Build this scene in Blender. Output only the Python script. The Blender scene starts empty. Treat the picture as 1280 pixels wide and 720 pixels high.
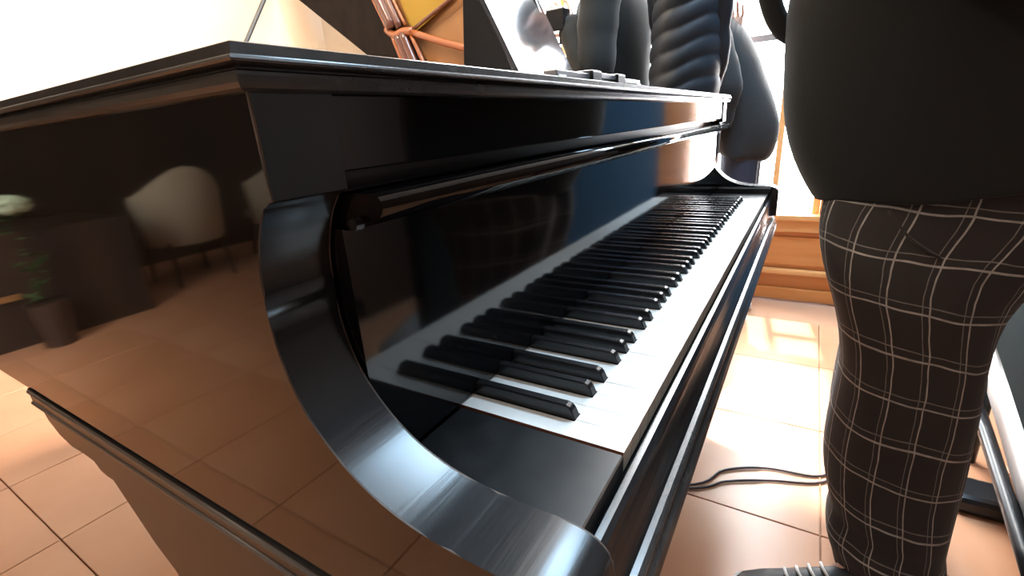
import bpy, bmesh, math, random
from mathutils import Vector, Matrix
random.seed(7)
C = bpy.context.scene.collection
PI = math.pi
K = 0.72            # height of the white key tops above the floor; heights below are given from the key tops

# ------------------------------------------------------------------ camera
cam_d = bpy.data.cameras.new('camera'); cam = bpy.data.objects.new('camera', cam_d); C.objects.link(cam)
cam_d.lens = 16.782; cam_d.sensor_width = 36; cam_d.clip_start = 0.02
_r, _u, _b = Vector((0.512, -0.856, -0.064)), Vector((0.308, 0.113, 0.945)), Vector((-0.802, -0.504, 0.322))
_b.normalize(); _r = (_r - _b * _r.dot(_b)).normalized(); _u = _b.cross(_r)
cam.matrix_world = Matrix(((_r.x, _u.x, _b.x, -0.298), (_r.y, _u.y, _b.y, -0.097), (_r.z, _u.z, _b.z, 0.242 + K), (0, 0, 0, 1)))
bpy.context.scene.camera = cam

# ------------------------------------------------------------------ light
w = bpy.data.worlds.new('daylight'); bpy.context.scene.world = w; w.use_nodes = True
bg = w.node_tree.nodes['Background']; bg.inputs['Color'].default_value = (0.93, 0.97, 1.0, 1); bg.inputs['Strength'].default_value = 38.0


def area(name, loc, target, sx, sy, power, col, portal=False):
    d = bpy.data.lights.new(name, 'AREA'); d.shape = 'RECTANGLE'; d.size = sx; d.size_y = sy; d.energy = power; d.color = col
    if portal: d.cycles.is_portal = True
    o = bpy.data.objects.new(name, d); C.objects.link(o); o.location = loc
    o.rotation_euler = (Vector(target) - Vector(loc)).to_track_quat('-Z', 'Y').to_euler()
    return o


area('window_daylight', (2.62, 0.79, 1.58), (0, 0.79, 1.58), 1.95, 2.3, 1, (1, 1, 1), portal=True)
area('ceiling_light_cool', (1.45, -0.15, 2.93), (1.45, -0.15, 0), 0.3, 1.3, 85, (0.50, 0.76, 1.0))
area('ceiling_light_warm', (0.6, 2.0, 2.93), (0.6, 2.0, 0), 1.2, 0.5, 70, (1.0, 0.80, 0.58))
area('fill_light_alcove', (-1.7, 1.6, 2.93), (-1.7, 1.6, 0), 1.2, 0.5, 18, (1.0, 0.76, 0.52))  # added fill out of view, brightens the left floor, alcove and side beads
sd_ = bpy.data.lights.new('sun', 'SUN'); sd_.energy = 14; sd_.angle = 0.03; sd_.color = (1.0, 0.95, 0.88)
sun = bpy.data.objects.new('sun', sd_); C.objects.link(sun); sun.location = (5, 1, 5)
sun.rotation_euler = Vector((-1, -0.13, -1.7)).to_track_quat('-Z', 'Y').to_euler()
vs = bpy.context.scene.view_settings
vs.view_transform = 'Standard'; vs.look = 'None'; vs.gamma = 1; vs.use_curve_mapping = False; vs.exposure = 0.0


# ------------------------------------------------------------------ materials
def mat(name, col, rough=0.5, metal=0.0, spec=0.5, coat=0.0, noise=None, bump=None, sheen=0.0):
    m = bpy.data.materials.new(name); m.use_nodes = True
    nt = m.node_tree; b = nt.nodes['Principled BSDF']
    b.inputs['Base Color'].default_value = (*col, 1); b.inputs['Roughness'].default_value = rough
    b.inputs['Metallic'].default_value = metal; b.inputs['Specular IOR Level'].default_value = spec
    b.inputs['Coat Weight'].default_value = coat; b.inputs['Coat Roughness'].default_value = 0.04
    b.inputs['Sheen Weight'].default_value = sheen
    tc = nt.nodes.new('ShaderNodeTexCoord')
    if noise:
        sc, col2, stretch = noise
        mp = nt.nodes.new('ShaderNodeMapping'); mp.inputs['Scale'].default_value = stretch
        n = nt.nodes.new('ShaderNodeTexNoise'); n.inputs['Scale'].default_value = sc; n.inputs['Detail'].default_value = 4
        r = nt.nodes.new('ShaderNodeValToRGB'); r.color_ramp.elements[0].position = 0.35; r.color_ramp.elements[1].position = 0.68
        r.color_ramp.elements[0].color = (*col, 1); r.color_ramp.elements[1].color = (*col2, 1)
        nt.links.new(tc.outputs['Object'], mp.inputs['Vector']); nt.links.new(mp.outputs[0], n.inputs['Vector'])
        nt.links.new(n.outputs['Fac'], r.inputs['Fac']); nt.links.new(r.outputs[0], b.inputs['Base Color'])
    if bump:
        sc, st, stretch = bump
        mp = nt.nodes.new('ShaderNodeMapping'); mp.inputs['Scale'].default_value = stretch
        n = nt.nodes.new('ShaderNodeTexNoise'); n.inputs['Scale'].default_value = sc; n.inputs['Detail'].default_value = 3
        bp = nt.nodes.new('ShaderNodeBump'); bp.inputs['Strength'].default_value = st; bp.inputs['Distance'].default_value = 0.002
        nt.links.new(tc.outputs['Object'], mp.inputs['Vector']); nt.links.new(mp.outputs[0], n.inputs['Vector'])
        nt.links.new(n.outputs['Fac'], bp.inputs['Height']); nt.links.new(bp.outputs[0], b.inputs['Normal'])
    return m


LACQ = mat('black_lacquer', (0.005, 0.005, 0.006), 0.07, spec=0.55)
LACQ_SIDE = mat('black_lacquer_side', (0.006, 0.005, 0.0045), 0.045, spec=0.6)
LACQ_LID = mat('worn_black_lacquer', (0.022, 0.021, 0.021), 0.25, spec=0.75, noise=(30, (0.045, 0.042, 0.04), (1, 1, 1)))
ARM = mat('satin_black_arm', (0.012, 0.013, 0.015), 0.23, spec=0.5, bump=(60, 0.06, (0.15, 3, 3)))
ARM.node_tree.nodes['Principled BSDF'].inputs['Anisotropic'].default_value = 0.0
WORN = mat('worn_edge_brown', (0.13, 0.10, 0.08), 0.5, spec=0.3, noise=(25, (0.05, 0.04, 0.035), (1, 1, 1)))
BLOCK = mat('dull_black_block', (0.008, 0.009, 0.010), 0.32, spec=0.3, noise=(40, (0.016, 0.017, 0.018), (1, 1, 1)))
BEADM = mat('rubbed_bead', (0.10, 0.09, 0.08), 0.3)
SATIN = mat('satin_black', (0.012, 0.012, 0.013), 0.28, spec=0.5)
IVORY = mat('white_key_top', (0.82, 0.83, 0.80), 0.18)
IVORY_F = mat('white_key_front', (0.62, 0.58, 0.47), 0.35)
KEYWOOD = mat('key_wood_side', (0.32, 0.11, 0.05), 0.6)
EBONY = mat('black_key', (0.012, 0.012, 0.013), 0.25)
BRASS = mat('brass', (0.75, 0.5, 0.18), 0.3, metal=1)
CREAM = mat('cream_wall', (0.80, 0.70, 0.56), 0.85, noise=(2.0, (0.84, 0.75, 0.62), (1, 1, 1)))
NAVY = mat('navy_wall', (0.04, 0.135, 0.255), 0.7)
CEIL = mat('ceiling_white', (0.78, 0.76, 0.72), 0.9)
DARKWOOD = mat('dark_wood', (0.03, 0.018, 0.012), 0.5, noise=(4, (0.055, 0.03, 0.018), (1, 1, 0.1)))
OAK = mat('varnished_orange_wood', (0.52, 0.20, 0.055), 0.3, noise=(5, (0.66, 0.29, 0.09), (1, 0.25, 4)))
OAK2 = mat('pale_orange_wood', (0.70, 0.36, 0.13), 0.3, noise=(5, (0.78, 0.43, 0.18), (1, 0.25, 4)))
TILE = mat('terracotta_tile', (0.54, 0.265, 0.145), 0.28, noise=(3.5, (0.59, 0.31, 0.18), (1, 1, 1)))
GROUT = mat('tile_grout', (0.50, 0.28, 0.17), 0.6)
GREYMETAL = mat('grey_metal', (0.35, 0.35, 0.36), 0.35, metal=0.7)
SKIN = mat('skin', (0.62, 0.36, 0.27), 0.5)
HAIR = mat('dark_hair', (0.02, 0.014, 0.01), 0.5)
EYE = mat('eye_white', (0.8, 0.8, 0.8), 0.2)
SWEATER = mat('black_knit', (0.017, 0.017, 0.0165), 1.0, spec=0.15, sheen=0.1, bump=(300, 0.15, (1, 1, 1)))
JACKET = mat('charcoal_cloth', (0.022, 0.024, 0.024), 0.95, spec=0.2, sheen=0.12, bump=(200, 0.15, (1, 1, 1)))
PUFFER = mat('quilted_blue_black_nylon', (0.02, 0.027, 0.038), 0.55, spec=0.4, bump=(40, 0.2, (1, 1, 1)))
COAT = mat('dark_grey_coat_cloth', (0.032, 0.034, 0.036), 1.0, spec=0.2, sheen=0.12, bump=(150, 0.2, (1, 1, 1)))
JEANS = mat('blue_denim', (0.03, 0.04, 0.07), 0.85)
DARKCLOTH = mat('dark_trousers', (0.02, 0.02, 0.022), 0.9)
SHOE = mat('black_shoe', (0.015, 0.013, 0.013), 0.45)
RUBBER = mat('white_sole', (0.7, 0.68, 0.66), 0.6)
CABLE = mat('dark_cable', (0.03, 0.015, 0.018), 0.45)
UPHOL = mat('cream_upholstery', (0.50, 0.42, 0.30), 0.85)
AMBER = mat('amber_varnished_rim', (0.32, 0.10, 0.035), 0.18, coat=0.5)
AMBERDARK = mat('brown_lacquered_moulding', (0.13, 0.05, 0.035), 0.12, coat=0.6)
TAN = mat('tan_soundboard', (0.27, 0.12, 0.04), 0.5, noise=(5, (0.33, 0.155, 0.055), (4, 1, 0.3)))
GOLD = mat('gold_plate', (0.33, 0.20, 0.02), 0.35, metal=0.3)
LIDBROWN = mat('dark_brown_lid', (0.004, 0.002, 0.002), 0.4, spec=0.12, noise=(14, (0.012, 0.006, 0.005), (3, 1, 0.4)))
PALE = mat('pale_plastic', (0.75, 0.77, 0.78), 0.25)
TEAL = mat('teal_black_padding', (0.008, 0.016, 0.018), 0.8, spec=0.1)
GREEN = mat('leaf_green', (0.07, 0.12, 0.04), 0.6)
FLOWER = mat('pale_green_flowers', (0.45, 0.55, 0.38), 0.7)
MIRROR = mat('polished_black_desk', (0.10, 0.10, 0.11), 0.08, spec=1.0, metal=0.55)

# glass: clear pane, mostly see-through with a weak reflection
GLASS = bpy.data.materials.new('window_glass'); GLASS.use_nodes = True
_nt = GLASS.node_tree; _nt.nodes.clear()
_o = _nt.nodes.new('ShaderNodeOutputMaterial'); _t = _nt.nodes.new('ShaderNodeBsdfTransparent'); _g = _nt.nodes.new('ShaderNodeBsdfGlossy')
_g.inputs['Roughness'].default_value = 0.02; _m = _nt.nodes.new('ShaderNodeMixShader'); _m.inputs[0].default_value = 0.06
_nt.links.new(_t.outputs[0], _m.inputs[1]); _nt.links.new(_g.outputs[0], _m.inputs[2]); _nt.links.new(_m.outputs[0], _o.inputs[0])


# plaid: double pale lines both ways on a brown-black cloth, laid out on the cloth's own UV (metres)
def make_plaid():
    m = bpy.data.materials.new('plaid_cloth'); m.use_nodes = True
    nt = m.node_tree; b = nt.nodes['Principled BSDF']; b.inputs['Roughness'].default_value = 0.9; b.inputs['Sheen Weight'].default_value = 0.1
    uv = nt.nodes.new('ShaderNodeUVMap'); uv.uv_map = 'cloth'
    tc = nt.nodes.new('ShaderNodeTexCoord')
    nz = nt.nodes.new('ShaderNodeTexNoise'); nz.inputs['Scale'].default_value = 9
    nt.links.new(tc.outputs['Object'], nz.inputs['Vector'])
    sub = nt.nodes.new('ShaderNodeVectorMath'); sub.operation = 'MULTIPLY_ADD'
    sub.inputs[1].default_value = (0.022, 0.022, 0); nt.links.new(nz.outputs['Color'], sub.inputs[0]); nt.links.new(uv.outputs[0], sub.inputs[2])
    sep = nt.nodes.new('ShaderNodeSeparateXYZ'); nt.links.new(sub.outputs[0], sep.inputs[0])

    def mth(op, a, bb=None, cc=None):
        n = nt.nodes.new('ShaderNodeMath'); n.operation = op
        for i, v in enumerate((a, bb, cc)):
            if v is None: continue
            if isinstance(v, (int, float)): n.inputs[i].default_value = v
            else: nt.links.new(v, n.inputs[i])
        return n.outputs[0]

    def lines(coord, per, off, width, amp):
        p = mth('PINGPONG', mth('ADD', coord, off), per / 2)       # distance to the nearest line centre
        return mth('MULTIPLY', mth('LESS_THAN', p, width), amp)
    P = 0.086
    l = None
    for coord in (sep.outputs[0], sep.outputs[1]):
        for off, wd, amp in ((0.0, 0.0018, 1.0), (0.0145, 0.0012, 0.45)):
            v = lines(coord, P, off, wd, amp)
            l = v if l is None else mth('MAXIMUM', l, v)
    n2 = nt.nodes.new('ShaderNodeTexNoise'); n2.inputs['Scale'].default_value = 60; nt.links.new(tc.outputs['Object'], n2.inputs['Vector'])
    l = mth('MULTIPLY', l, mth('ADD', mth('MULTIPLY', n2.outputs['Fac'], 0.9), 0.35))
    mix = nt.nodes.new('ShaderNodeMix'); mix.data_type = 'RGBA'
    nt.links.new(l, mix.inputs[0]); mix.inputs[6].default_value = (0.019, 0.0145, 0.0145, 1); mix.inputs[7].default_value = (0.36, 0.34, 0.32, 1)
    nt.links.new(mix.outputs[2], b.inputs['Base Color'])
    return m


PLAID = make_plaid()


# ------------------------------------------------------------------ builders
def obj(name, bm, m, parent=None, smooth=False):
    """bm is in scene coordinates with z counted from the key tops; ONE mesh object, origin at its parent or at its base"""
    me = bpy.data.meshes.new(name)
    bmesh.ops.recalc_face_normals(bm, faces=bm.faces[:])
    bmesh.ops.translate(bm, verts=bm.verts[:], vec=(0, 0, K))
    if parent is None:
        xs = [v.co.x for v in bm.verts]; ys = [v.co.y for v in bm.verts]; zs = [v.co.z for v in bm.verts]
        org = Vector(((min(xs) + max(xs)) / 2, (min(ys) + max(ys)) / 2, min(zs)))
    else:
        org = Vector((0, 0, 0)); p = parent
        while p is not None: org += p.location; p = p.parent
    bmesh.ops.translate(bm, verts=bm.verts[:], vec=-org)
    bm.to_mesh(me); bm.free()
    for mm in (m if isinstance(m, (list, tuple)) else [m]): me.materials.append(mm)
    if smooth:
        for p in me.polygons: p.use_smooth = True
    o = bpy.data.objects.new(name, me); C.objects.link(o)
    if parent is not None: o.parent = parent
    else: o.location = org
    return o


def thing(name, label, cat, loc, group=None):
    o = bpy.data.objects.new(name, None); C.objects.link(o); o.location = (loc[0], loc[1], loc[2] + K); o.empty_display_size = 0.05
    o['label'] = label; o['category'] = cat
    if group: o['group'] = group
    return o


def tag(o, label, cat, group=None):
    o['label'] = label; o['category'] = cat
    if group: o['group'] = group
    return o


def struct(name, bm, m, parent=None):
    o = obj(name, bm, m, parent)
    if parent is None: o['kind'] = 'structure'
    return o


def box(bm, x0, x1, y0, y1, z0, z1, mi=0):
    v = [bm.verts.new(p) for p in ((x0, y0, z0), (x1, y0, z0), (x1, y1, z0), (x0, y1, z0), (x0, y0, z1), (x1, y0, z1), (x1, y1, z1), (x0, y1, z1))]
    fs = []
    for f in ((0, 3, 2, 1), (4, 5, 6, 7), (0, 1, 5, 4), (1, 2, 6, 5), (2, 3, 7, 6), (3, 0, 4, 7)):
        fc = bm.faces.new([v[i] for i in f]); fc.material_index = mi; fs.append(fc)
    return v


def BX(*a, bev=0.0, seg=2):
    bm = bmesh.new(); box(bm, *a)
    if bev: bmesh.ops.bevel(bm, geom=bm.edges[:] + bm.verts[:], offset=bev, segments=seg, affect='EDGES', profile=0.5)
    return bm


def extrude_x(bm, prof, x0, x1, closed=True):
    """profile of (y, z) swept along x, capped"""
    a = [bm.verts.new((x0, y, z)) for y, z in prof]; b = [bm.verts.new((x1, y, z)) for y, z in prof]
    n = len(prof)
    for i in range(n if closed else n - 1):
        j = (i + 1) % n; bm.faces.new((a[i], a[j], b[j], b[i]))
    if closed: bm.faces.new(a); bm.faces.new(b[::-1])
    return a, b


def smooth_path(pts, n=6):
    """Catmull-Rom through the points"""
    P = [Vector(p) for p in pts]; out = []
    for i in range(len(P) - 1):
        p0 = P[max(i - 1, 0)]; p1 = P[i]; p2 = P[i + 1]; p3 = P[min(i + 2, len(P) - 1)]
        for k in range(n):
            t = k / n
            out.append(0.5 * ((2 * p1) + (p2 - p0) * t + (2 * p0 - 5 * p1 + 4 * p2 - p3) * t * t + (3 * p1 - p0 - 3 * p2 + p3) * t ** 3))
    out.append(P[-1]); return out


def loft(bm, rings, cap=True, closed=True):
    R = [[bm.verts.new(p) for p in r] for r in rings]; n = len(R[0]); faces = []
    for a, b in zip(R, R[1:]):
        for i in range(n if closed else n - 1):
            j = (i + 1) % n; faces.append(bm.faces.new((a[i], a[j], b[j], b[i])))
    if cap:
        bm.faces.new(R[0][::-1]); bm.faces.new(R[-1])
    return R


def tube(bm, pts, r, n=8, cap=True, sm=0):
    P = smooth_path(pts, sm) if sm else [Vector(p) for p in pts]
    rs = r if isinstance(r, (list, tuple)) else None
    rings = []; m = len(P)
    ref = None
    for i, p in enumerate(P):
        t = (P[min(i + 1, m - 1)] - P[max(i - 1, 0)]).normalized()
        if ref is None: ref = Vector((0, 0, 1)) if abs(t.z) < 0.9 else Vector((0, 1, 0))
        u = t.cross(ref).normalized(); v = u.cross(t).normalized(); ref = v
        if rs:
            f = i / (m - 1) * (len(rs) - 1); k = min(int(f), len(rs) - 2); rr = rs[k] + (rs[k + 1] - rs[k]) * (f - k)
        else: rr = r
        rings.append([p + (u * math.cos(2 * PI * j / n) + v * math.sin(2 * PI * j / n)) * rr for j in range(n)])
    return loft(bm, rings, cap)


def sphere(bm, c, rx, ry, rz, n=12):
    rings = []
    for i in range(1, n):
        a = PI * i / n
        rings.append([(c[0] + rx * math.sin(a) * math.cos(2 * PI * j / n), c[1] + ry * math.sin(a) * math.sin(2 * PI * j / n), c[2] - rz * math.cos(a)) for j in range(n)])
    loft(bm, rings)


# ------------------------------------------------------------------ the setting
FX, LY, RY, BXW, CZ = 2.45, 3.15, -1.6, -4.2, 2.28      # far wall, left wall, right wall, back wall, ceiling
FZ = -K
fl = struct('floor', BX(BXW - .2, FX + .2, RY - .2, 5.2, FZ - 0.12, FZ - 0.012), GROUT)
TS = 0.45
tile0 = None
for i in range(15):
    for j in range(19):
        x0 = BXW + 0.05 + i * TS; y0 = RY + 0.1 + j * TS * 0.95
        if x0 + TS > FX: continue
        if tile0 is None:
            tile0 = obj('tile', BX(x0, x0 + TS - 0.0028, y0, y0 + TS * 0.95 - 0.0028, FZ - 0.012, FZ, bev=0.0015, seg=1), TILE, fl)
            px, py = x0, y0
        else:
            c = tile0.copy(); C.objects.link(c); c.location = (x0 - px, y0 - py, 0)
struct('ceiling', BX(BXW - .2, FX + .2, RY - .2, 5.2, CZ, CZ + 0.1), CEIL)
struct('wall_left', BX(-0.2, FX + .2, LY, LY + 0.15, FZ, CZ), CREAM)
struct('wall_alcove', BX(BXW, -0.2, 4.8, 4.95, FZ, CZ), DARKWOOD)
struct('wall_alcove_side', BX(-0.3, -0.2, LY + 0.15, 4.8, FZ, CZ), DARKWOOD)
struct('wall_back', BX(BXW - .15, BXW, RY, 5.0, FZ, CZ), CEIL)
struct('wall_right', BX(BXW, FX + .15, RY - 0.15, RY, FZ, CZ), DARKWOOD)
# far wall: cream left of the window, window over a wooden dado, navy right of it
WY0, WY1, WZ0, WZ1 = -0.165, 1.75, -0.268, 2.18
bm = bmesh.new(); box(bm, FX, FX + .15, WY1, LY + 0.1, FZ, CZ); box(bm, FX, FX + .15, WY0, WY1, WZ1, CZ)
struct('wall_far', bm, CREAM)
struct('wall_far_right', BX(FX, FX + .15, RY, -1.0, FZ, CZ), DARKWOOD)
struct('wall_far_middle', BX(FX, FX + .15, -1.0, -0.31, FZ, CZ), NAVY)
# wooden dado below the window
dd = struct('trim_1', BX(FX + 0.02, FX + .15, -0.31, WY1, FZ, WZ0 - 0.03), OAK)
struct('rail', BX(FX - 0.01, FX + 0.02, -0.31, WY1, WZ0 - 0.09, WZ0 - 0.03, bev=0.004), OAK2, dd)
struct('sill', BX(FX - 0.03, FX + 0.13, -0.19, WY1, WZ0 - 0.03, WZ0, bev=0.006), OAK2, dd)
struct('moulding', BX(FX - 0.012, FX + 0.02, -0.31, WY1, -0.585, -0.555, bev=0.008), OAK2, dd)
struct('rail', BX(FX - 0.005, FX + 0.02, -0.31, WY1, FZ, -0.66, bev=0.003), OAK, dd)
for y0 in (-0.29, 0.22, 0.73, 1.24):
    struct('panel', BX(FX + 0.008, FX + 0.02, y0, y0 + 0.42, -0.535, -0.385, bev=0.005), OAK, dd)
struct('trim_2', BX(FX - 0.01, FX + .15, -0.31, WY0, WZ0, CZ, bev=0.005), OAK)
# window
win = struct('window_1', BX(FX + 0.03, FX + 0.09, WY0, WY0 + 0.03, WZ0, WZ1), OAK2)
struct('frame', BX(FX + 0.03, FX + 0.09, WY1 - 0.04, WY1, WZ0, WZ1), OAK2, win)
struct('frame', BX(FX + 0.03, FX + 0.09, WY0, WY1, WZ1 - 0.04, WZ1), OAK2, win)
for y in (0.036, 0.60, 1.18):
    struct('post', BX(FX + 0.01, FX + 0.07, y - 0.012, y + 0.014, WZ0, WZ1 - 0.04), OAK2, win)
struct('transom', BX(FX - 0.01, FX + 0.06, WY0 + 0.03, WY1 - 0.04, 0.535, 0.565), GREYMETAL, win)
struct('glazing_bar', BX(FX + 0.015, FX + 0.06, WY0 + 0.03, 0.036, 0.165, 0.18), OAK2, win)
struct('window_bolt', BX(FX - 0.012, FX + 0.01, 0.028, 0.05, 0.57, 0.95, bev=0.003), GREYMETAL, win)
for y0, y1 in ((WY0 + 0.03, 0.024), (0.05, 0.588), (0.614, 1.168), (1.194, WY1 - 0.04)):
    struct('pane', BX(FX + 0.045, FX + 0.05, y0, y1, WZ0, 0.535), GLASS, win)
    struct('pane', BX(FX + 0.045, FX + 0.05, y0, y1, 0.565, WZ1 - 0.04), GLASS, win)

# ------------------------------------------------------------------ the grand piano
X0, X1 = -0.15, 1.375               # outer faces of the two arms
XI0, XI1 = -0.10, 1.325             # inner faces
piano = thing('grand_piano', 'large black lacquered grand piano with open keyboard filling the foreground', 'piano', (0.61, 0.9, FZ))

ARMC = [(0.146, 0.2105), (0.157, 0.196), (0.166, 0.172), (0.1685, 0.145), (0.167, 0.117), (0.156, 0.085), (0.135, 0.0585), (0.112, 0.041), (0.085, 0.0295), (0.055, 0.024), (0.025, 0.0225),
        (0.0, 0.0225), (-0.012, 0.0205), (-0.021, 0.016), (-0.027, 0.008), (-0.029, -0.004)]
curve = [(p.x, p.y) for p in smooth_path([(a, b, 0) for a, b in ARMC], 4)]
arm_prof = [(0.139, 0.267), (0.139, 0.2125)] + curve + [(-0.029, -0.066)]


def make_arm(x0, x1, yback):
    bm = bmesh.new(); prof = arm_prof + [(yback, -0.066), (yback, 0.267)]
    a, b = extrude_x(bm, prof, x0, x1)
    n = len(arm_prof)
    ed = []
    for ring in (a, b):
        for i in range(0 if (ring is a) == (x0 < 0) else 3, n - 1):
            e = bm.edges.get((ring[i], ring[i + 1]));
            if e: ed.append(e)
    r = bmesh.ops.bevel(bm, geom=ed, offset=0.0013, segments=2, affect='EDGES', profile=0.5, material=1)
    # the side faces shine more than the brushed front curve
    for f in bm.faces:
        f.normal_update()
        if f.material_index == 0 and abs(f.normal.x) > 0.95: f.material_index = 2
    o = obj('arm', bm, [ARM, WORN, LACQ_SIDE], piano)
    for p in o.data.polygons: p.use_smooth = p.material_index == 0 and len(p.vertices) == 4 and p.normal.y < 0.98 and p.center.z < 0.929
    return o


arm_left = make_arm(X0, XI0, 2.02)
make_arm(XI1, X1, 0.75)


def outline(off, yfront=0.139):
    pts = [(X0 - off, yfront - off), (X1 + off, yfront - off)]
    base = [(p.x, p.y) for p in smooth_path([(X1, 0.72, 0), (1.345, 0.98, 0), (1.20, 1.22, 0), (0.98, 1.45, 0), (0.80, 1.72, 0), (0.62, 1.96, 0), (0.35, 2.06, 0), (0.08, 2.06, 0)], 5)]
    m = len(base)
    for i, (x, y) in enumerate(base):
        a = base[max(i - 1, 0)]; b = base[min(i + 1, m - 1)]
        t = Vector((b[0] - a[0], b[1] - a[1])).normalized()
        pts.append((x + t.y * off, y - t.x * off))
    pts.append((X0 - off, 2.02 + off))
    return pts


def profile_plate(rows, yf=0.139):
    """rows of (offset, z) from bottom to top around the case outline"""
    bm = bmesh.new(); loft(bm, [[(x, y, z) for x, y in outline(o, yf)] for o, z in rows]); return bm


# bent side and tail of the case (its straight left side is the arm's own long side)
obj('rim', profile_plate([(-0.004, -0.05), (-0.004, 0.267)], 0.30), LACQ_SIDE, piano)
obj('lid', profile_plate([(-0.001, 0.2655), (0.004, 0.2655), (0.0068, 0.2666), (0.0080, 0.2690), (0.0085, 0.2722), (0.0081, 0.2738), (0.0068, 0.2748), (0.0025, 0.2752), (0.0025, 0.2764),
                          (0.0088, 0.2768), (0.0106, 0.2775), (0.0113, 0.2786), (0.0108, 0.2798), (0.0094, 0.2806), (0.0082, 0.2858), (0.0070, 0.2864), (0.003, 0.2866)]), LACQ_LID, piano)
# lower moulding along the left side, two beads
for z in (-0.071, -0.089):
    bm = bmesh.new(); tube(bm, [(X0 - 0.001, -0.028, z), (X0 - 0.001, 0.815, z)], 0.0035, 8)
    obj('bead', bm, BEADM, piano, True)
obj('moulding', BX(X0 - 0.002, XI0, -0.030, 0.815, -0.0925, -0.066), SATIN, piano)
# curved cheek and leg under the bass corner
LEGP = [(0.815, -0.0925), (0.803, -0.118), (0.775, -0.134), (0.738, -0.141), (0.690, -0.138), (0.662, -0.139), (0.648, -0.149), (0.630, -0.151), (0.612, -0.150), (0.590, -0.174), (0.546, -0.221),
        (0.512, -0.245), (0.455, -0.31), (0.415, -0.40), (0.395, -0.52), (0.40, -0.66), (0.41, FZ), (0.27, FZ), (0.28, -0.55), (0.275, -0.40), (0.21, -0.28), (0.10, -0.19), (-0.02, -0.135), (-0.022, -0.0925)]
for xa, xb in ((X0 + 0.003, XI0 - 0.003), (XI1 + 0.003, X1 - 0.003)):
    bm = bmesh.new(); extrude_x(bm, LEGP, xa, xb); obj('leg', bm, SATIN, piano)
bm = bmesh.new(); tube(bm, [(0.35, 1.85, -0.05), (0.35, 1.85, -0.15), (0.35, 1.85, -0.68), (0.35, 1.85, FZ)], [0.07, 0.075, 0.04, 0.04], 12); obj('leg', bm, SATIN, piano)
# key bed, key slip with its bead, bottom
obj('key_bed', BX(XI0 - 0.04, XI1 + 0.04, -0.022, 0.80, -0.125, -0.070, bev=0.003), SATIN, piano)
SL = [(0.002, -0.024), (-0.003, -0.0185), (-0.008, -0.019), (-0.0115, -0.0225), (-0.0128, -0.028), (-0.013, -0.036), (-0.0145, -0.050), (-0.0175, -0.062), (-0.020, -0.070), (0.002, -0.070)]
bm = bmesh.new(); extrude_x(bm, SL, XI0, XI1); obj('key_slip', bm, ARM, piano, False)
BD = [(-0.010, -0.068)] + [(-0.022 - 0.007 * math.sin(a), -0.0755 + 0.0055 * math.cos(a)) for a in [i * PI / 8 for i in range(9)]] + [(-0.027, -0.083), (-0.032, -0.087), (-0.034, -0.094), (-0.032, -0.106), (-0.010, -0.106)]
bm = bmesh.new(); extrude_x(bm, BD, XI0 - 0.002, XI1 + 0.002); obj('bottom_moulding', bm, LACQ_LID, piano)
# end blocks beside the keys
for xa, xb in ((XI0 + 0.0005, -0.0025), (1.2275, XI1 - 0.0005)):
    bm = BX(xa, xb, -0.001, 0.1525, -0.06, -0.0012)
    ed = [e for e in bm.edges if all(v.co.z > -0.01 and v.co.y < 0.0 for v in e.verts)]
    bmesh.ops.bevel(bm, geom=ed, offset=0.0012, segments=1, affect='EDGES', material=1)
    obj('key_block', bm, [BLOCK, WORN], piano)
# fallboard, its rounded rail, front panel
obj('fallboard', BX(XI0 + 0.002, XI1 - 0.002, 0.1535, 0.172, 0.0022, 0.186), LACQ, piano)
RP = [(0.156, 0.1845), (0.148, 0.1850), (0.140, 0.1872), (0.132, 0.1895), (0.124, 0.1925), (0.1195, 0.1970), (0.1185, 0.2015), (0.1205, 0.2055), (0.126, 0.2080), (0.140, 0.2085), (0.172, 0.2085), (0.172, 0.1845)]
rp = [(p.x, p.y) for p in smooth_path([(a, b, 0) for a, b in RP[:10]], 3)] + RP[10:]
bm = bmesh.new(); extrude_x(bm, rp, XI0 + 0.006, XI1 - 0.004)
o = obj('fallboard_rail', bm, LACQ, piano)
for p in o.data.polygons: p.use_smooth = len(p.vertices) == 4
bm = bmesh.new(); tube(bm, [(XI0 + 0.006, 0.14, 0.190), (XI0 - 0.0005, 0.14, 0.190)], 0.004); obj('hinge_pin', bm, SATIN, piano)
obj('front_panel', BX(XI0 + 0.0005, XI1 - 0.0005, 0.142, 0.160, 0.222, 0.2655, bev=0.001), LACQ, piano)
obj('panel_ledge', BX(XI0 + 0.0005, XI1 - 0.0005, 0.150, 0.185, 0.2170, 0.222), SATIN, piano)
obj('inner_board', BX(XI0 + 0.0005, XI1 - 0.0005, 0.173, 0.19, 0.0, 0.2170), SATIN, piano)

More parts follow.
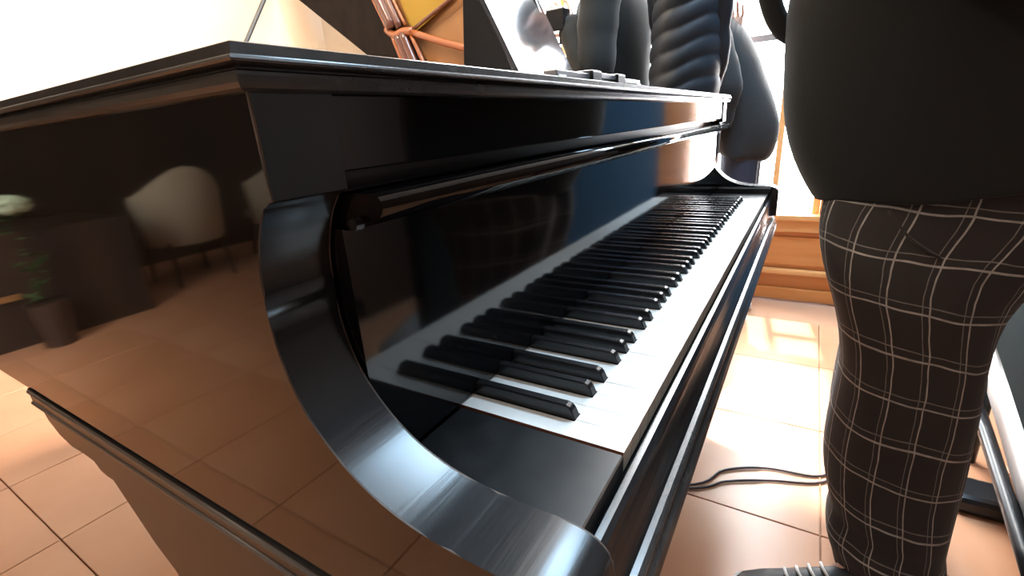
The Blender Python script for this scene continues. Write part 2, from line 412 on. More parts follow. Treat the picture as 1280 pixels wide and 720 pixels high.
# keys
W = 1.225 / 52; GAP = 0.0005
offs = {1: -0.0027, 3: 0.0027, 6: -0.0038, 8: 0.0, 10: 0.0038}          # black key offsets in the octave
blacks = []                                                             # (centre x)
note = 9; wi = 0; names = []
for k in range(88):
    n = (k + 9) % 12
    if n in offs: blacks.append((wi * W + offs[n], wi))
    else: wi += 1
YH = 0.0495; BWH = 0.0058                                               # head depth, half notch width
wk = 0
left_b = {b[1]: b[0] for b in blacks}                                   # black key left of white key i sits at boundary i
for i in range(52):
    xa, xb = i * W + GAP / 2 + 0.0002, (i + 1) * W - GAP / 2 - 0.0002
    la = left_b[i] + BWH + 0.0008 if i in left_b else xa
    rb = left_b[i + 1] - BWH - 0.0008 if i + 1 in left_b else xb
    bm = bmesh.new()
    dz = random.uniform(-0.0002, 0.0002)
    pts = [(xa, 0.0), (xb, 0.0), (xb, YH), (rb, YH), (rb, 0.160), (la, 0.160), (la, YH), (xa, YH)]
    top = [bm.verts.new((x, y, dz)) for x, y in pts]
    lo = [bm.verts.new((x, y + (0.001 if y == 0 else 0), -0.0215)) for x, y in pts]
    bm.faces.new(top)
    for a in range(8):
        b = (a + 1) % 8
        if (Vector(pts[a]) - Vector(pts[b])).length < 1e-5: continue
        f = bm.faces.new((top[a], top[b], lo[b], lo[a])); f.material_index = 1 if a == 0 else 2
    bmesh.ops.remove_doubles(bm, verts=bm.verts[:], dist=1e-6)
    te = [e for e in bm.edges if all(abs(v.co.z - dz) < 1e-6 for v in e.verts) and min(v.co.y for v in e.verts) < 0.02]
    bmesh.ops.bevel(bm, geom=te, offset=0.0006, segments=1, affect='EDGES')
    obj('white_key', bm, [IVORY, IVORY_F, KEYWOOD], piano)
bk0 = None
for x, bi in blacks:
    if bk0 is None:
        bm = bmesh.new()
        h = 0.0122
        sec = [(0.0500, -0.004, 0.0054, 0.0), (0.0505, 0.0005, 0.0054, 0.0), (0.0545, 0.0095, 0.0048, 0.0), (0.0575, h, 0.0043, 0.0), (0.1528, h, 0.0043, 0.0)]
        def sect(y, z, hw): return [(x - 0.0057, y, -0.004), (x + 0.0057, y, -0.004), (x + hw + 0.0003, y, z - 0.0012), (x + hw - 0.0009, y, z), (x - hw + 0.0009, y, z), (x - hw - 0.0003, y, z - 0.0012)]
        loft(bm, [sect(0.0500, 0.0008, 0.0052), sect(0.0530, 0.0080, 0.0048), sect(0.0552, 0.0108, 0.0046), sect(0.0585, h, 0.0045), sect(0.1524, h, 0.0045)])
        bk0 = obj('black_key', bm, EBONY, piano); bx0 = x
    else:
        c = bk0.copy(); C.objects.link(c); c.location.x = x - bx0; c.location.z = random.uniform(-0.0003, 0.0003)

# ------------------------------------------------------------------ on the lid
md = thing('music_desk', 'tilted glossy black music desk panel standing on the piano lid', 'music desk', (0.72, 0.42, 0.2866))
def slab(pts, nrm, th):
    bm = bmesh.new(); n = Vector(nrm).normalized() * th
    loft(bm, [[Vector(p) for p in pts], [Vector(p) - n for p in pts]]); return bm
# face leans back (+y) as it rises
z0, z1 = 0.2915, 0.60
def dk(x, z): return (x, 0.375 + (z - z0) * 0.51, z)
bm = slab([dk(0.568, z0), dk(0.84, z0), dk(0.84, z1), dk(0.568, z1)], (0, -1, 0.51), 0.009)
bmesh.ops.bevel(bm, geom=bm.edges[:], offset=0.002, segments=2, affect='EDGES'); obj('panel', bm, MIRROR, md)
bm = bmesh.new(); loft(bm, [[(x, 0.395, z0), (x, 0.375 + 0.16, z0), (x, 0.375 + 0.135, 0.55), (x, 0.375 + 0.125, 0.55)] for x in (0.571, 0.58)]); obj('support', bm, SATIN, md)
bm = bmesh.new(); loft(bm, [[(x, 0.395, z0), (x, 0.375 + 0.16, z0), (x, 0.375 + 0.135, 0.55), (x, 0.375 + 0.125, 0.55)] for x in (0.81, 0.82)]); obj('support', bm, SATIN, md)
# folding stand bars lying on the lid
st = thing('folding_clamp', 'small grey folding metal clamp lying flat on the piano lid', 'clamp', (0.5, 0.2, 0.2862))
for xa, xb, zz in ((0.30, 0.45, 0.302), (0.41, 0.55, 0.305), (0.53, 0.655, 0.302)):
    obj('bar', BX(xa, xb, 0.19, 0.21, zz - 0.004, zz + 0.004, bev=0.0015), GREYMETAL, st)
for xx in (0.43, 0.54):
    obj('joint', BX(xx - 0.02, xx + 0.02, 0.186, 0.214, 0.2868, 0.311, bev=0.003), SATIN, st)
for xx in (0.315, 0.645):
    obj('foot', BX(xx - 0.012, xx + 0.012, 0.188, 0.212, 0.2865, 0.300, bev=0.002), GREYMETAL, st)

# ------------------------------------------------------------------ open wooden instrument behind the piano: propped dark lid, amber frame, gold plate, tan board
p2 = thing('open_piano', 'raised dark piano lid with amber wood and gold inside, behind the black piano', 'piano', (2.2, 1.9, FZ))
def yz_slab(pts, x, th): return slab([(x, y, z) for y, z in pts], (-1, 0, 0), th)
# plane leans a little with the rise; all its parts are stacked towards the room
obj('lid', yz_slab([(3.02, 1.20), (2.36, 0.724), (1.9, 0.40), (1.70, 0.40), (1.95, 0.68), (2.40, 1.45), (3.02, 1.45)], 2.08, 0.035), LIDBROWN, p2)
obj('soundboard', yz_slab([(2.16, 0.85), (1.93, 0.40), (1.36, 0.40), (1.36, 1.3), (2.30, 1.3)], 2.12, 0.03), TAN, p2)
obj('iron_plate', yz_slab([(2.10, 1.15), (1.995, 0.845), (1.94, 0.79), (1.668, 0.915), (1.40, 1.04), (1.40, 1.25), (2.10, 1.25)], 2.095, 0.012), GOLD, p2)
def rail2(pts, r, m, nm):
    bm = bmesh.new(); tube(bm, [(2.075, y, z) for y, z in pts], r, 10, sm=3); obj(nm, bm, m, p2, True)
rail2([(2.345, 1.25), (2.225, 1.0), (2.135, 0.815)], 0.013, AMBER, 'rim')
rail2([(2.30, 1.25), (2.17, 0.98), (2.10, 0.83)], 0.038, AMBERDARK, 'rim_moulding')
rail2([(2.235, 1.25), (2.105, 0.96), (2.045, 0.825)], 0.024, AMBERDARK, 'rim_moulding')
rail2([(2.20, 1.25), (2.065, 0.96), (2.0, 0.83)], 0.009, AMBER, 'rim')
rail2([(2.15, 0.83), (2.09, 0.79), (2.02, 0.80), (1.95, 0.79)], 0.024, AMBER, 'corner_block')
rail2([(2.11, 0.79), (2.06, 0.66), (1.95, 0.42)], 0.016, AMBER, 'rim')
rail2([(2.075, 0.79), (2.025, 0.66), (1.91, 0.42)], 0.024, AMBERDARK, 'rim_moulding')
rail2([(2.03, 0.79), (1.98, 0.66), (1.87, 0.42)], 0.028, AMBERDARK, 'rim_moulding')
rail2([(1.965, 0.77), (1.905, 0.64), (1.81, 0.42)], 0.013, AMBER, 'rim')
rail2([(1.95, 0.785), (1.72, 0.70), (1.40, 0.60)], 0.020, AMBER, 'brace')
rail2([(1.95, 0.80), (1.668, 0.905), (1.40, 1.01)], 0.010, AMBERDARK, 'brace')
obj('case', BX(2.03, 2.20, 1.30, 3.0, -0.1, 0.41), LIDBROWN, p2)
for y in (1.40, 2.90): obj('leg', BX(2.07, 2.17, y - 0.05, y + 0.05, FZ, -0.1), LIDBROWN, p2)
# thin rod in front of the cream wall
bm = bmesh.new(); tube(bm, [(0.88, 2.5, FZ + 0.02), (1.27, 2.5, 0.58), (1.391, 2.5, 0.747), (1.544, 2.5, 0.962), (1.72, 2.5, 1.21)], 0.011, 8)
rod = thing('stand_rod', 'thin slanting dark stand rod in front of the cream wall', 'stand', (0.88, 2.5, FZ))
obj('rod', bm, SATIN, rod, True)
bm = bmesh.new(); sphere(bm, (0.88, 2.5, FZ + 0.016), 0.13, 0.13, 0.016); obj('base', bm, SATIN, rod, True)


# ------------------------------------------------------------------ people
def skin_body(name, joints, edges, parent, m):
    """one continuous skinned body; joints: name -> (x,y,z,r)"""
    me = bpy.data.meshes.new(name); keys = list(joints)
    org = Vector(parent.location)
    me.from_pydata([Vector(joints[k][:3]) + Vector((0, 0, K)) - org for k in keys], [(keys.index(a), keys.index(b)) for a, b in edges], [])
    o = bpy.data.objects.new(name, me); C.objects.link(o); o.parent = parent
    md_ = o.modifiers.new('skin', 'SKIN'); md_.use_smooth_shade = True
    for i, k in enumerate(keys):
        sv = me.skin_vertices[0].data[i]; r = joints[k][3]; sv.radius = (r, r); sv.use_root = (k == 'pelvis')
    me.materials.append(m)
    s = o.modifiers.new('sub', 'SUBSURF'); s.levels = 1; s.render_levels = 1
    return o


def frame(root, yaw):
    """local (forward, left, up-from-floor) -> scene point, yaw turns forward from +y"""
    c, s = math.cos(yaw), math.sin(yaw); f = Vector((-s, c)); l = Vector((-c, -s))
    def T(fw, lf, up): return (root[0] + f.x * fw + l.x * lf, root[1] + f.y * fw + l.y * lf, FZ + up)
    return T


def build_body(T, t, H, lean=0.0, hands=None, feet=None, slim=1.0, half=0.18):
    """standing figure, hands: dict side-> (elbow, wrist, direction) in local coordinates"""
    s = H / 1.75
    def P(fw, lf, up, r):
        u = up * s; f = fw * s + (lean * (u - 0.95 * s) if u > 0.95 * s else 0)
        x, y, z = T(f, lf * s, u); return (x, y, z, r * s * (slim if up < 1.46 else 1))
    J = {'pelvis': P(0, 0, 0.95, .12), 'waist': P(0, 0, 1.10, .115), 'chest': P(0.01, 0, 1.30, .135), 'collar': P(0, 0, 1.44, .08), 'neck': P(0.01, 0, 1.52, .052),
         'jaw': P(0.03, 0, 1.58, .068), 'head': P(0.025, 0, 1.66, .088), 'crown': P(0.01, 0, 1.73, .06), 'nose': P(0.125, 0, 1.635, .010)}
    E = [('pelvis', 'waist'), ('waist', 'chest'), ('chest', 'collar'), ('collar', 'neck'), ('neck', 'jaw'), ('jaw', 'head'), ('head', 'crown'), ('head', 'nose')]
    for sd, g in (('l', 1), ('r', -1)):
        J['hip' + sd] = P(0, .09 * g, .90, .085); J['knee' + sd] = P(0.02, .10 * g, .50, .058); af, ag, bf, bg_ = (feet or {}).get(sd, (-0.02, .10 * g, 0.11, .10 * g)); J['ankle' + sd] = P(af, ag, .085, .034); J['ball' + sd] = P(bf, bg_, .036, .024)
        J['sh' + sd] = P(0, half * g, 1.42, .055)
        el, wr, dr = (hands or {}).get(sd, ((-0.03, .24 * g, 1.12), (0.06, .25 * g, 0.87), (0.1, 0, -1)))
        J['el' + sd] = P(*el, .042); J['wr' + sd] = P(*wr, .030)
        d = Vector(dr).normalized(); w_ = Vector(wr)
        side = d.cross(Vector((0.3, 1 * g, 0.2))).normalized(); up_ = d.cross(side).normalized()
        pm = w_ + d * .055; J['palm' + sd] = P(*pm, .030)
        E += [('pelvis', 'hip' + sd), ('hip' + sd, 'knee' + sd), ('knee' + sd, 'ankle' + sd), ('ankle' + sd, 'ball' + sd), ('collar', 'sh' + sd), ('sh' + sd, 'el' + sd), ('el' + sd, 'wr' + sd), ('wr' + sd, 'palm' + sd)]
        for q, ln in enumerate((.066, .075, .070, .054)):
            b = pm + d * .035 + side * (.030 - .020 * q); m1 = b + d * ln * .5 + up_ * .008; m2 = b + d * ln * .85 + up_ * .026
            for nm, v, r in (('a', b, .0098), ('b', m1, .0090), ('c', m2, .0080)): J['f%d%s%s' % (q, nm, sd)] = P(*v, r)
            E += [('palm' + sd, 'f%da%s' % (q, sd)), ('f%da%s' % (q, sd), 'f%db%s' % (q, sd)), ('f%db%s' % (q, sd), 'f%dc%s' % (q, sd))]
        b = w_ + d * .03 + side * .036; m1 = b + d * .03 + side * .02
        J['ta' + sd] = P(*b, .012); J['tb' + sd] = P(*m1, .0095); J['tc' + sd] = P(*(m1 + d * .028), .0085)
        E += [('wr' + sd, 'ta' + sd), ('ta' + sd, 'tb' + sd), ('tb' + sd, 'tc' + sd)]
    body = skin_body('body', J, E, t, SKIN)
    # face and hair
    for g in (1, -1):
        bm = bmesh.new(); p = P(0.103, .034 * g, 1.655, 0); sphere(bm, p[:3], .013, .013, .011, 8); obj('eye', bm, EYE, t, True)
        bm = bmesh.new(); p = P(0.02, .086 * g, 1.63, 0); sphere(bm, p[:3], .018, .018, .030, 8); obj('ear', bm, SKIN, t, True)
    bm = bmesh.new(); p = P(0.094, 0, 1.585, 0); sphere(bm, p[:3], .022, .022, .008, 8); obj('mouth', bm, mat('lips', (0.4, 0.13, 0.11), 0.5), t, True)
    bm = bmesh.new(); p = P(-0.005, 0, 1.69, 0); sphere(bm, p[:3], .105, .105, .098, 14); obj('hair', bm, HAIR, t, True)
    return J


def ell(T, fw, lf, up, a, b, n=28, fold=0.0, ph=0.0):
    """horizontal ring: a forward half-depth, b sideways half-width"""
    out = []
    for i in range(n):
        t = 2 * PI * i / n
        w_ = 1 + fold * (math.sin(5 * t + ph) + 0.6 * math.sin(9 * t - 1.7 * ph))
        out.append(T(fw + a * math.cos(t) * w_, lf + b * math.sin(t) * w_, up))
    return out


def garment(name, rings, m, parent, cap=False, uv=False, sub=1, thick=0.004):
    bm = bmesh.new(); R = loft(bm, rings, cap)
    o = obj(name, bm, m, parent, True)
    if uv:
        n = len(rings[0]); me = o.data; L = me.uv_layers.new(name='cloth')
        us = [[0.0] for _ in rings]; v = [0.0]
        for k, r in enumerate(rings):
            for i in range(n): us[k].append(us[k][-1] + (Vector(r[(i + 1) % n]) - Vector(r[i])).length)
        ref = max(u[-1] for u in us)
        for k in range(1, len(rings)): v.append(v[-1] + sum((Vector(rings[k][i]) - Vector(rings[k - 1][i])).length for i in range(n)) / n)
        for p in me.polygons:
            ids = [me.loops[l].vertex_index for l in p.loop_indices]
            cols = [i % n for i in ids]; wrap = max(cols) - min(cols) > 1
            for l, i in zip(p.loop_indices, ids):
                k, c = divmod(i, n)
                if k >= len(rings): continue
                cc = n if (wrap and c == 0) else c
                L.data[l].uv = (1.36 * us[k][cc] * (0.35 + 0.65 * ref / us[k][-1]), v[k])
    if thick:
        s = o.modifiers.new('cloth', 'SOLIDIFY'); s.thickness = thick; s.offset = -1
    if sub:
        s = o.modifiers.new('sub', 'SUBSURF'); s.levels = sub; s.render_levels = sub
    return o


def sleeve_on(J, sd, m, t, rad, quilt=0.0):
    """sleeve laid over the arm of a built body, shoulder to wrist"""
    P = [Vector(J[k + sd][:3]) for k in ('sh', 'el', 'wr')]
    return sleeve('sleeve', [P[0], P[0].lerp(P[1], .5), P[1], P[1].lerp(P[2], .5), P[2]], rad, m, t, lambda x, y, z: Vector((x, y, z)), quilt, 5)


def sleeve(name, pts, rad, m, t, T, quilt=0.0, sm=8):
    bm = bmesh.new(); P = [T(*p) for p in pts]
    n = (len(P) - 1) * sm + 1; rs = []
    for i in range(n):
        f = i / (n - 1) * (len(rad) - 1); k = min(int(f), len(rad) - 2); r = rad[k] + (rad[k + 1] - rad[k]) * (f - k)
        rs.append(r * (1 + quilt * abs(math.sin(i * 0.55)) + 0.03 * math.sin(i * 1.9)))
    tube(bm, P, rs, 16, True, sm); return obj(name, bm, m, t, True)


def shoe(T, t, fw, lf, name='shoe', toe=0.0, L=0.29):
    bm = bmesh.new(); rings = []
    for f, hw, h in ((-0.09, .022, .055), (-0.075, .036, .085), (-0.03, .038, .095), (0.03, .038, .085), (0.08, .045, .065), (0.13, .047, .052), (0.17, .040, .044), (0.195, .020, .032)):
        rings.append([T(fw + f * L / 0.29, lf + hw * math.cos(a), 0.018 + max(0, h - 0.018) * math.sin(a)) for a in [PI * i / 8 for i in range(9)]])
    loft(bm, rings); o = obj(name, bm, SHOE, t, True)
    bm = bmesh.new(); out = [(-.095, .02), (-.085, .036), (-.03, .041), (.03, .040), (.09, .048), (.14, .049), (.18, .040), (.203, .018)]
    ring = [(f, w_) for f, w_ in out] + [(f, -w_) for f, w_ in out[::-1]]
    loft(bm, [[T(fw + f * L / 0.29, lf + w_, z) for f, w_ in ring] for z in (0.001, 0.02)]); obj('sole', bm, RUBBER, o)
    for k in range(4):
        bm = bmesh.new(); f = fw + 0.03 + 0.022 * k; h = .087 - .007 * k
        tube(bm, [T(f, lf - .022, h - .006), T(f + .006, lf, h + .003), T(f, lf + .022, h - .006)], .0032, 6); obj('lace', bm, RUBBER, o, True)
    return o


# --- the player side: person in plaid trousers, standing at the keys, seen from the left side
pp = thing('person', 'person in black sweater and dark plaid trousers standing beside the keyboard', 'person', (0.80, -0.30, FZ))
T1 = frame((0.80, -0.30), 0.0)           # faces the piano (+y); left is -x
def LT(x, y, z): return (x, y, z)
JP = build_body(T1, pp, 1.74, 0.0, {'l': ((-0.02, .25, 1.14), (0.16, .10, 1.22), (0.6, -0.5, 0.5)), 'r': ((-0.03, -.24, 1.13), (0.16, -.10, 1.25), (0.6, 0.5, 0.5))}, {'l': (0.02, .15, 0.13, .205), 'r': (-0.03, -.10, -0.015, -.22)}, 0.72, 0.15)
# trousers: pelvis yoke and the two wide legs; left leg follows the loose cloth
def leg_ring(cx, y0, y1, hx, z, n=40, fold=0.0, ph=0.0):
    out = []
    cy = (y0 + y1) / 2; a = (y1 - y0) / 2
    for i in range(n):
        t = 2 * PI * i / n; c, s = math.cos(t), math.sin(t)
        w_ = 1 + fold * (math.sin(4 * t + ph) + 0.5 * math.sin(7 * t - 2 * ph))
        e = 0.82
        out.append((cx - hx * math.copysign(abs(s) ** e, s) * w_, cy + a * math.copysign(abs(c) ** e, c) * w_, z + 0.018 * c * (1 if z > -0.6 else .3)))
    return out
LEFT = [(0.14, -.52, -.135), (0.09, -.53, -.130), (0.045, -.51, -.125), (0.007, -.46, -.124), (-.053, -.405, -.137), (-.113, -.394, -.160), (-.176, -.395, -.178), (-.22, -.398, -.186), (-.26, -.401, -.189), (-.32, -.402, -.187), (-.39, -.405, -.186),
        (-.44, -.406, -.188), (-.487, -.405, -.194), (-.53, -.404, -.207), (-.552, -.405, -.215), (-.575, -.404, -.208), (-.60, -.408, -.212), (-.625, -.412, -.225), (-.65, -.413, -.232), (-.672, -.410, -.242)]
rings = []
for k, (z, ya, yb) in enumerate(LEFT):
    cx = 0.735 + (0.02 if z > 0.0 else 0); hx = 0.100 if z > 0.06 else 0.112 if z > -0.15 else 0.105
    if z < -0.45: cx -= 0.19 * (-0.45 - z); hx += 0.008 * math.sin(k * 2.1)
    rings.append(leg_ring(cx, ya, yb, hx, z, fold=0.012 + 0.012 * (z < -0.5), ph=z * 9))
garment('trousers', rings, PLAID, pp, uv=True)
rings = [leg_ring(0.885, ya, yb - 0.01, 0.10, z, fold=0.015, ph=2 + z * 8) for z, ya, yb in LEFT]
garment('trousers', rings, PLAID, pp, uv=True)
# pocket flap edge on the near hip
bm = bmesh.new(); tube(bm, [(0.662, -0.215, 0.075), (0.648, -0.245, 0.035), (0.636, -0.285, 0.008)], 0.0026, 6, sm=4); obj('pocket_welt', bm, PLAID, pp, True)
# sweater: torso
SW = [(0.074, -.60, -.112), (0.085, -.60, -.104), (0.102, -.60, -.093), (0.144, -.60, -.068), (0.193, -.60, -.047), (0.26, -.60, -.038), (0.337, -.595, -.034), (0.409, -.58, -.030), (0.50, -.56, -.05), (0.60, -.54, -.09), (0.68, -.50, -.13), (0.735, -.44, -.19), (0.77, -.40, -.24)]
rings = []
for k, (z, ya, yb) in enumerate(SW):
    hx = 0.165 if z < 0.5 else (0.175 if z < 0.62 else 0.175 - (z - 0.62) * 0.7)
    r = leg_ring(0.80, ya, yb, hx, z, fold=0.006, ph=z * 5)
    if z < 0.2: r = [(x, y, zz - 0.2 * (y + 0.137) * (0.2 - z) / 0.126 - 0.014 * max(0, (0.2 - z) / 0.126) + (0.004 * math.sin(30 * y))) for x, y, zz in r]
    rings.append(r)
garment('sweater', rings, SWEATER, pp, cap=False)
for sd in 'lr': sleeve_on(JP, sd, SWEATER, pp, [.075, .07, .066, .058, .048])
# loop of strap hanging in front of the chest
bm = bmesh.new()
cen = [(0.035, 0.56), (0.018, 0.50), (0.004, 0.45), (-0.003, 0.425), (-0.016, 0.395), (-0.034, 0.372), (-0.058, 0.360), (-0.10, 0.358)]
tube(bm, [(0.80, y, z) for y, z in cen], 0.018, 12, True, 4)
obj('strap', bm, SWEATER, pp, True)
shoe(frame((0.622, -0.245), 0.40), pp, 0.0, 0.0); shoe(frame((0.87, -0.36), -1.6), pp, 0.0, 0.0)

# --- people behind the far end of the piano
pa = thing('person', 'person in plain charcoal jacket holding a small black camera behind the piano', 'person', (1.80, 0.655, FZ))
TA = frame((1.80, 0.655), 0.12)
JA = build_body(TA, pa, 1.74, 0.0, {'l': ((0.02, .23, 1.13), (0.13, .15, 1.33), (0.7, -0.3, 0.5)), 'r': ((0.0, -.22, 1.13), (0.18, -.06, 1.34), (0.7, 0.3, 0.5))}, None, 0.85)
garment('jacket', [ell(TA, 0, 0, u, a, b, fold=f, ph=u * 12) for u, a, b, f in ((0.80, .16, .19, .02), (0.90, .165, .20, .015), (1.0, .16, .20, .02), (1.1, .152, .20, .02), (1.2, .155, .205, .015), (1.3, .158, .21, .01), (1.4, .14, .20, 0), (1.46, .10, .14, 0), (1.50, .07, .08, 0))], JACKET, pa)
for sd in 'lr': sleeve_on(JA, sd, JACKET, pa, [.078, .076, .074, .066, .05])
for g in (1, -1):
    garment('trousers', [ell(TA, 0, .09 * g, u, a, a, fold=.01, ph=u * 9) for u, a in ((0.06, .075), (0.3, .078), (0.5, .08), (0.8, .10), (0.92, .105))], DARKCLOTH, pa)
    shoe(TA, pa, 0.0, .10 * g)
cd = thing('handheld_camera', 'small black camera held up in the hands of the charcoal-jacketed person', 'camera', (1.605, 0.80, 0.53))
obj('camera_body', BX(1.575, 1.635, 0.765, 0.845, 0.575, 0.655, bev=0.006), SATIN, cd)
bm = bmesh.new(); tube(bm, [(1.605, 0.845, 0.615), (1.605, 0.885, 0.615)], 0.026, 16); obj('lens', bm, SATIN, cd, True)
obj('strap_lug', BX(1.60, 1.61, 0.785, 0.80, 0.53, 0.575), SATIN, cd)

pc = thing('person', 'person in quilted blue-black puffer jacket between two others behind the piano', 'person', (1.66, 0.33, FZ))
TC = frame((1.66, 0.33), 1.45)
JC = build_body(TC, pc, 1.72, 0.0, {'l': ((-0.06, .085, 1.15), (-0.10, .03, 1.0), (0, -0.6, -0.6)), 'r': ((-0.06, -.085, 1.15), (-0.10, -.03, 1.06), (0, 0.6, -0.6))}, {'l': (-.02, .07, .11, .07), 'r': (-.02, -.07, .11, -.07)}, 0.7, 0.10)
rings = []
zq = 0.86
nq = 80
for i in range(nq + 1):
    u = 0.86 + i * (1.47 - 0.86) / nq
    base = 1.0 if u < 1.38 else 1.0 - (u - 1.38) * 6.0
    puff = 1 + 0.065 * abs(math.sin(PI * (u - 0.86) / 0.062)) ** 0.6
    taper = 1.08 - 0.22 * max(0, (u - 1.02)) if u < 1.38 else 0.98
    r = ell(TC, 0, 0, u, .145 * base * puff * taper, .106 * base * puff * taper, n=40, fold=.006, ph=u * 7)
    rings.append([(x, y, z - 0.34 * (y - 0.335) + 0.004 * math.sin(40 * y + 9 * u)) for x, y, z in r])
garment('puffer_jacket', rings, PUFFER, pc)
for g in (1, -1):
    sleeve_on(JC, 'l' if g == 1 else 'r', PUFFER, pc, [.05, .048, .046, .044, .04], 0.10)
    garment('trousers', [ell(TC, 0, .065 * g, u, a * .85, a * .85, fold=.01, ph=u * 9) for u, a in ((0.06, .07), (0.3, .072), (0.5, .075), (0.8, .085), (0.90, .09))], DARKCLOTH, pc)
    shoe(TC, pc, 0.0, .07 * g)

pb = thing('person', 'person in long dark grey coat and blue jeans near the bright window', 'person', (2.16, 0.17, FZ))
TB = frame((2.16, 0.17), 0.0)
JB = build_body(TB, pb, 1.66, 0.35, {'l': ((0.0, .17, 1.12), (0.08, .16, 0.95), (0.5, 0, -0.5)), 'r': ((-0.02, -.12, 1.13), (-0.075, .0, 1.325), (-0.15, 0.25, 0.9))}, None, 0.72, 0.12)
# (height, back y, front y): the back slopes up and forward
CB = [(0.775, .095, .25), (0.785, .05, .27), (0.81, .035, .29), (0.86, .022, .30), (0.90, .020, .305), (0.95, .035, .31), (1.005, .055, .32), (1.05, .075, .33), (1.10, .098, .34), (1.14, .112, .35), (1.185, .134, .37), (1.24, .16, .40), (1.275, .19, .43), (1.32, .235, .46), (1.36, .29, .48), (1.42, .36, .50)]
rings = []
for u, ya, yb in CB:
    r = []
    SB = 1.07                                                            # stands a little farther back than the profile was measured
    for i in range(32):
        t = 2 * PI * i / 32; f = 1 + .02 * math.sin(5 * t + u * 20)
        r.append((2.16 + .15 * math.sin(t) * f * (1 if u < 1.3 else 1 - (u - 1.3) * 4), -0.097 + SB * (0.097 + (ya + yb) / 2 + (yb - ya) / 2 * math.cos(t)), FZ + 0.962 + SB * (u - 0.962) + (0.03 * math.cos(t) if u < 0.9 else 0)))
    rings.append(r)
garment('coat', rings, COAT, pb)
for sd in 'lr': sleeve_on(JB, sd, COAT, pb, [.062, .058, .054, .048, .042])
for g in (1, -1):
    garment('jeans', [ell(TB, f, .07 * g, u, a, a * .9, fold=.012, ph=u * 9) for u, a, f in ((0.06, .07, .0), (0.3, .074, .0), (0.5, .075, .0), (0.7, .077, .0), (0.82, .08, 0), (0.87, .08, 0))], JEANS, pb)
    shoe(TB, pb, 0.0, .10 * g)

# ------------------------------------------------------------------ cable on the floor
cbl = thing('cable', 'dark double-stranded cable lying across the bright floor beside the piano', 'cable', (0.94, -0.1, FZ))
bm = bmesh.new()
tube(bm, [(0.70, 0.30, FZ + 0.005), (0.824, 0.066, FZ + 0.005), (0.885, 0.0, FZ + 0.005), (0.94, -0.10, FZ + 0.005), (0.995, -0.225, FZ + 0.005), (1.12, -0.285, FZ + 0.005), (1.40, -0.36, FZ + 0.005)], 0.0034, 8, sm=6)
obj('strand', bm, CABLE, cbl, True)
bm = bmesh.new()
tube(bm, [(0.71, 0.30, FZ + 0.005), (0.836, 0.072, FZ + 0.005), (0.93, 0.01, FZ + 0.005), (0.99, -0.09, FZ + 0.005), (1.02, -0.222, FZ + 0.005), (1.14, -0.27, FZ + 0.005), (1.42, -0.345, FZ + 0.005)], 0.0034, 8, sm=6)
obj('strand', bm, CABLE, cbl, True)

# ------------------------------------------------------------------ chair behind the plaid trousers
ch = thing('chair', 'chair with teal-black back, pale seat and black tube legs at the right edge', 'chair', (0.95, -0.72, FZ))
bm = bmesh.new()
cs = [(1.30, -0.36), (1.12, -0.41), (0.95, -0.462), (0.80, -0.50)]
loft(bm, [[(x, -0.55, z), (x, -0.90, z), (x, -0.90, z - 0.13), (x, -0.565, z - 0.14)] for x, z in cs]); bmesh.ops.bevel(bm, geom=bm.edges[:], offset=0.012, segments=2, affect='EDGES'); obj('seat', bm, PALE, ch, True)
bm = bmesh.new(); tube(bm, [(1.30, -0.55, -0.53), (1.154, -0.55, -0.557), (0.822, -0.55, -0.624), (0.70, -0.55, -0.65)], 0.016, 10); obj('stretcher', bm, SATIN, ch, True)
bm = bmesh.new(); tube(bm, [(1.30, -0.90, -0.53), (0.70, -0.90, -0.65)], 0.016, 10); obj('stretcher', bm, SATIN, ch, True)
obj('foot_base', BX(1.02, 1.12, -0.60, -0.49, FZ, FZ + 0.05, bev=0.015), SATIN, ch)
bm = bmesh.new(); tube(bm, [(1.07, -0.59, FZ + 0.03), (1.02, -0.62, FZ + 0.012), (0.97, -0.64, FZ + 0.008)], 0.006, 8); obj('wire', bm, CABLE, ch, True)
for x, za in ((1.27, -0.46), (0.78, -0.60)):
    for y in (-0.57, -0.89):
        bm = bmesh.new(); tube(bm, [(x, y, za), (x, y, FZ)], 0.014, 10); obj('leg', bm, SATIN, ch, True)
bm = bmesh.new(); loft(bm, [[(x, y, z) for x, z in ((1.44, 0.03), (0.72, 0.03), (0.72, -0.50), (0.95, -0.458), (1.12, -0.406), (1.33, -0.355), (1.40, -0.30))] for y in (-0.555, -0.60)]); bmesh.ops.bevel(bm, geom=bm.edges[:], offset=0.01, segments=2, affect='EDGES'); obj('backrest', bm, TEAL, ch)

# ------------------------------------------------------------------ unseen bench, added to darken the reflection in the fallboard
be = thing('added_bench', 'black padded bench added out of view to darken the fallboard reflection', 'bench', (0.30, -0.85, FZ))
obj('seat', BX(0.0, 0.60, -1.03, -0.67, -0.27, -0.21, bev=0.015), TEAL, be)
obj('apron', BX(0.03, 0.57, -1.0, -0.70, -0.35, -0.27), SATIN, be)
for x in (0.05, 0.55):
    for y in (-0.98, -0.72): obj('leg', BX(x - 0.025, x + 0.025, y - 0.025, y + 0.025, FZ, -0.35, bev=0.004), SATIN, be)

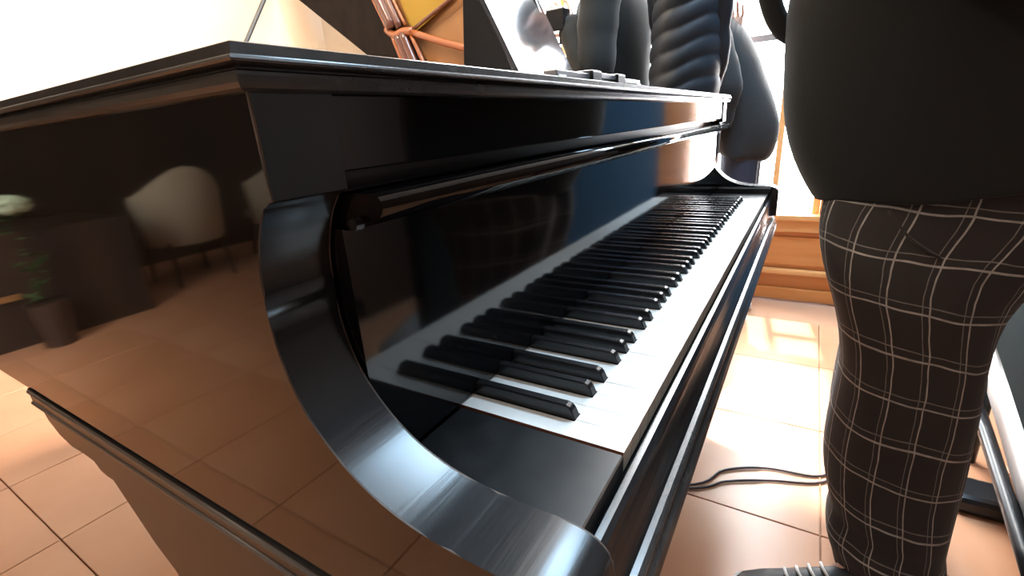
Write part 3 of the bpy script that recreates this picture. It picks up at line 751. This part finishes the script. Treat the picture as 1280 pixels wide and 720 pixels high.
# ------------------------------------------------------------------ furniture mirrored in the piano's long side
for i, (cx, cy) in enumerate(((-1.75, 3.9), (-2.6, 3.95))):
    a = thing('armchair', ('cream tub armchair in the dark alcove, nearer the piano' if i == 0 else 'cream tub armchair in the dark alcove, farther from the piano'), 'armchair', (cx, cy, FZ), 'cream armchairs in the alcove')
    bm = bmesh.new(); rings = []
    for k in range(13):
        t = PI + PI * k / 12
        c, s = math.cos(t), math.sin(t); h = 0.12 - 0.18 * abs(c) ** 2
        rings.append([(cx + .27 * c * r, cy + .27 * s * r, z) for r, z in ((1.0, FZ + .3), (1.12, h - .04), (1.08, h), (.92, h), (.84, FZ + .3))])
    loft(bm, rings); obj('backrest', bm, UPHOL, a, True)
    bm = bmesh.new(); sphere(bm, (cx, cy + .02, FZ + .38), .27, .27, .10, 14); obj('seat', bm, UPHOL, a, True)
    for dx, dy in ((-.18, -.18), (.18, -.18), (-.18, .18), (.18, .18)):
        bm = bmesh.new(); tube(bm, [(cx + dx, cy + dy, FZ + .33), (cx + dx * 1.1, cy + dy * 1.1, FZ)], [.02, .014], 8); obj('leg', bm, DARKWOOD, a)
cb = thing('cabinet', 'long dark cabinet with a pale top edge by the alcove wall', 'cabinet', (-0.75, 3.8, FZ))
obj('body', BX(-1.25, -0.32, 3.40, 4.2, FZ, -0.12), DARKWOOD, cb); obj('top', BX(-0.62, -0.31, 3.37, 4.22, -0.12, -0.06, bev=.005), UPHOL, cb); obj('shelf_edge', BX(-0.68, -0.32, 3.385, 3.40, -0.46, -0.43), TAN, cb)
pt = thing('potted_plant', 'potted green plant with pale flower head beside the dark cabinet', 'plant', (-0.74, 3.27, FZ))
bm = bmesh.new(); tube(bm, [(-0.74, 3.27, FZ), (-0.74, 3.27, FZ + 0.24)], [.07, .095], 14); obj('pot', bm, DARKWOOD, pt)
bm = bmesh.new()
for k in range(46):
    a = random.uniform(0, 2 * PI); z = random.uniform(FZ + .25, -0.02); r = random.uniform(.03, .12); d = Vector((math.cos(a), math.sin(a), random.uniform(-.2, .6)))
    p = Vector((-0.74, 3.27, z)); q = p + d * r; sd = d.cross(Vector((0, 0, 1))).normalized() * .022
    v = [bm.verts.new(c) for c in (p, p + (q - p) * .55 + sd, q, p + (q - p) * .55 - sd + Vector((0, 0, .006)))]; bm.faces.new(v)
o = obj('foliage', bm, GREEN, pt); o['kind'] = 'stuff'
bm = bmesh.new(); sphere(bm, (-0.74, 3.27, 0.03), .085, .085, .045, 12)
for v in bm.verts: v.co += Vector((random.uniform(-1, 1), random.uniform(-1, 1), random.uniform(-1, 1))) * .008
obj('flower_head', bm, FLOWER, pt)
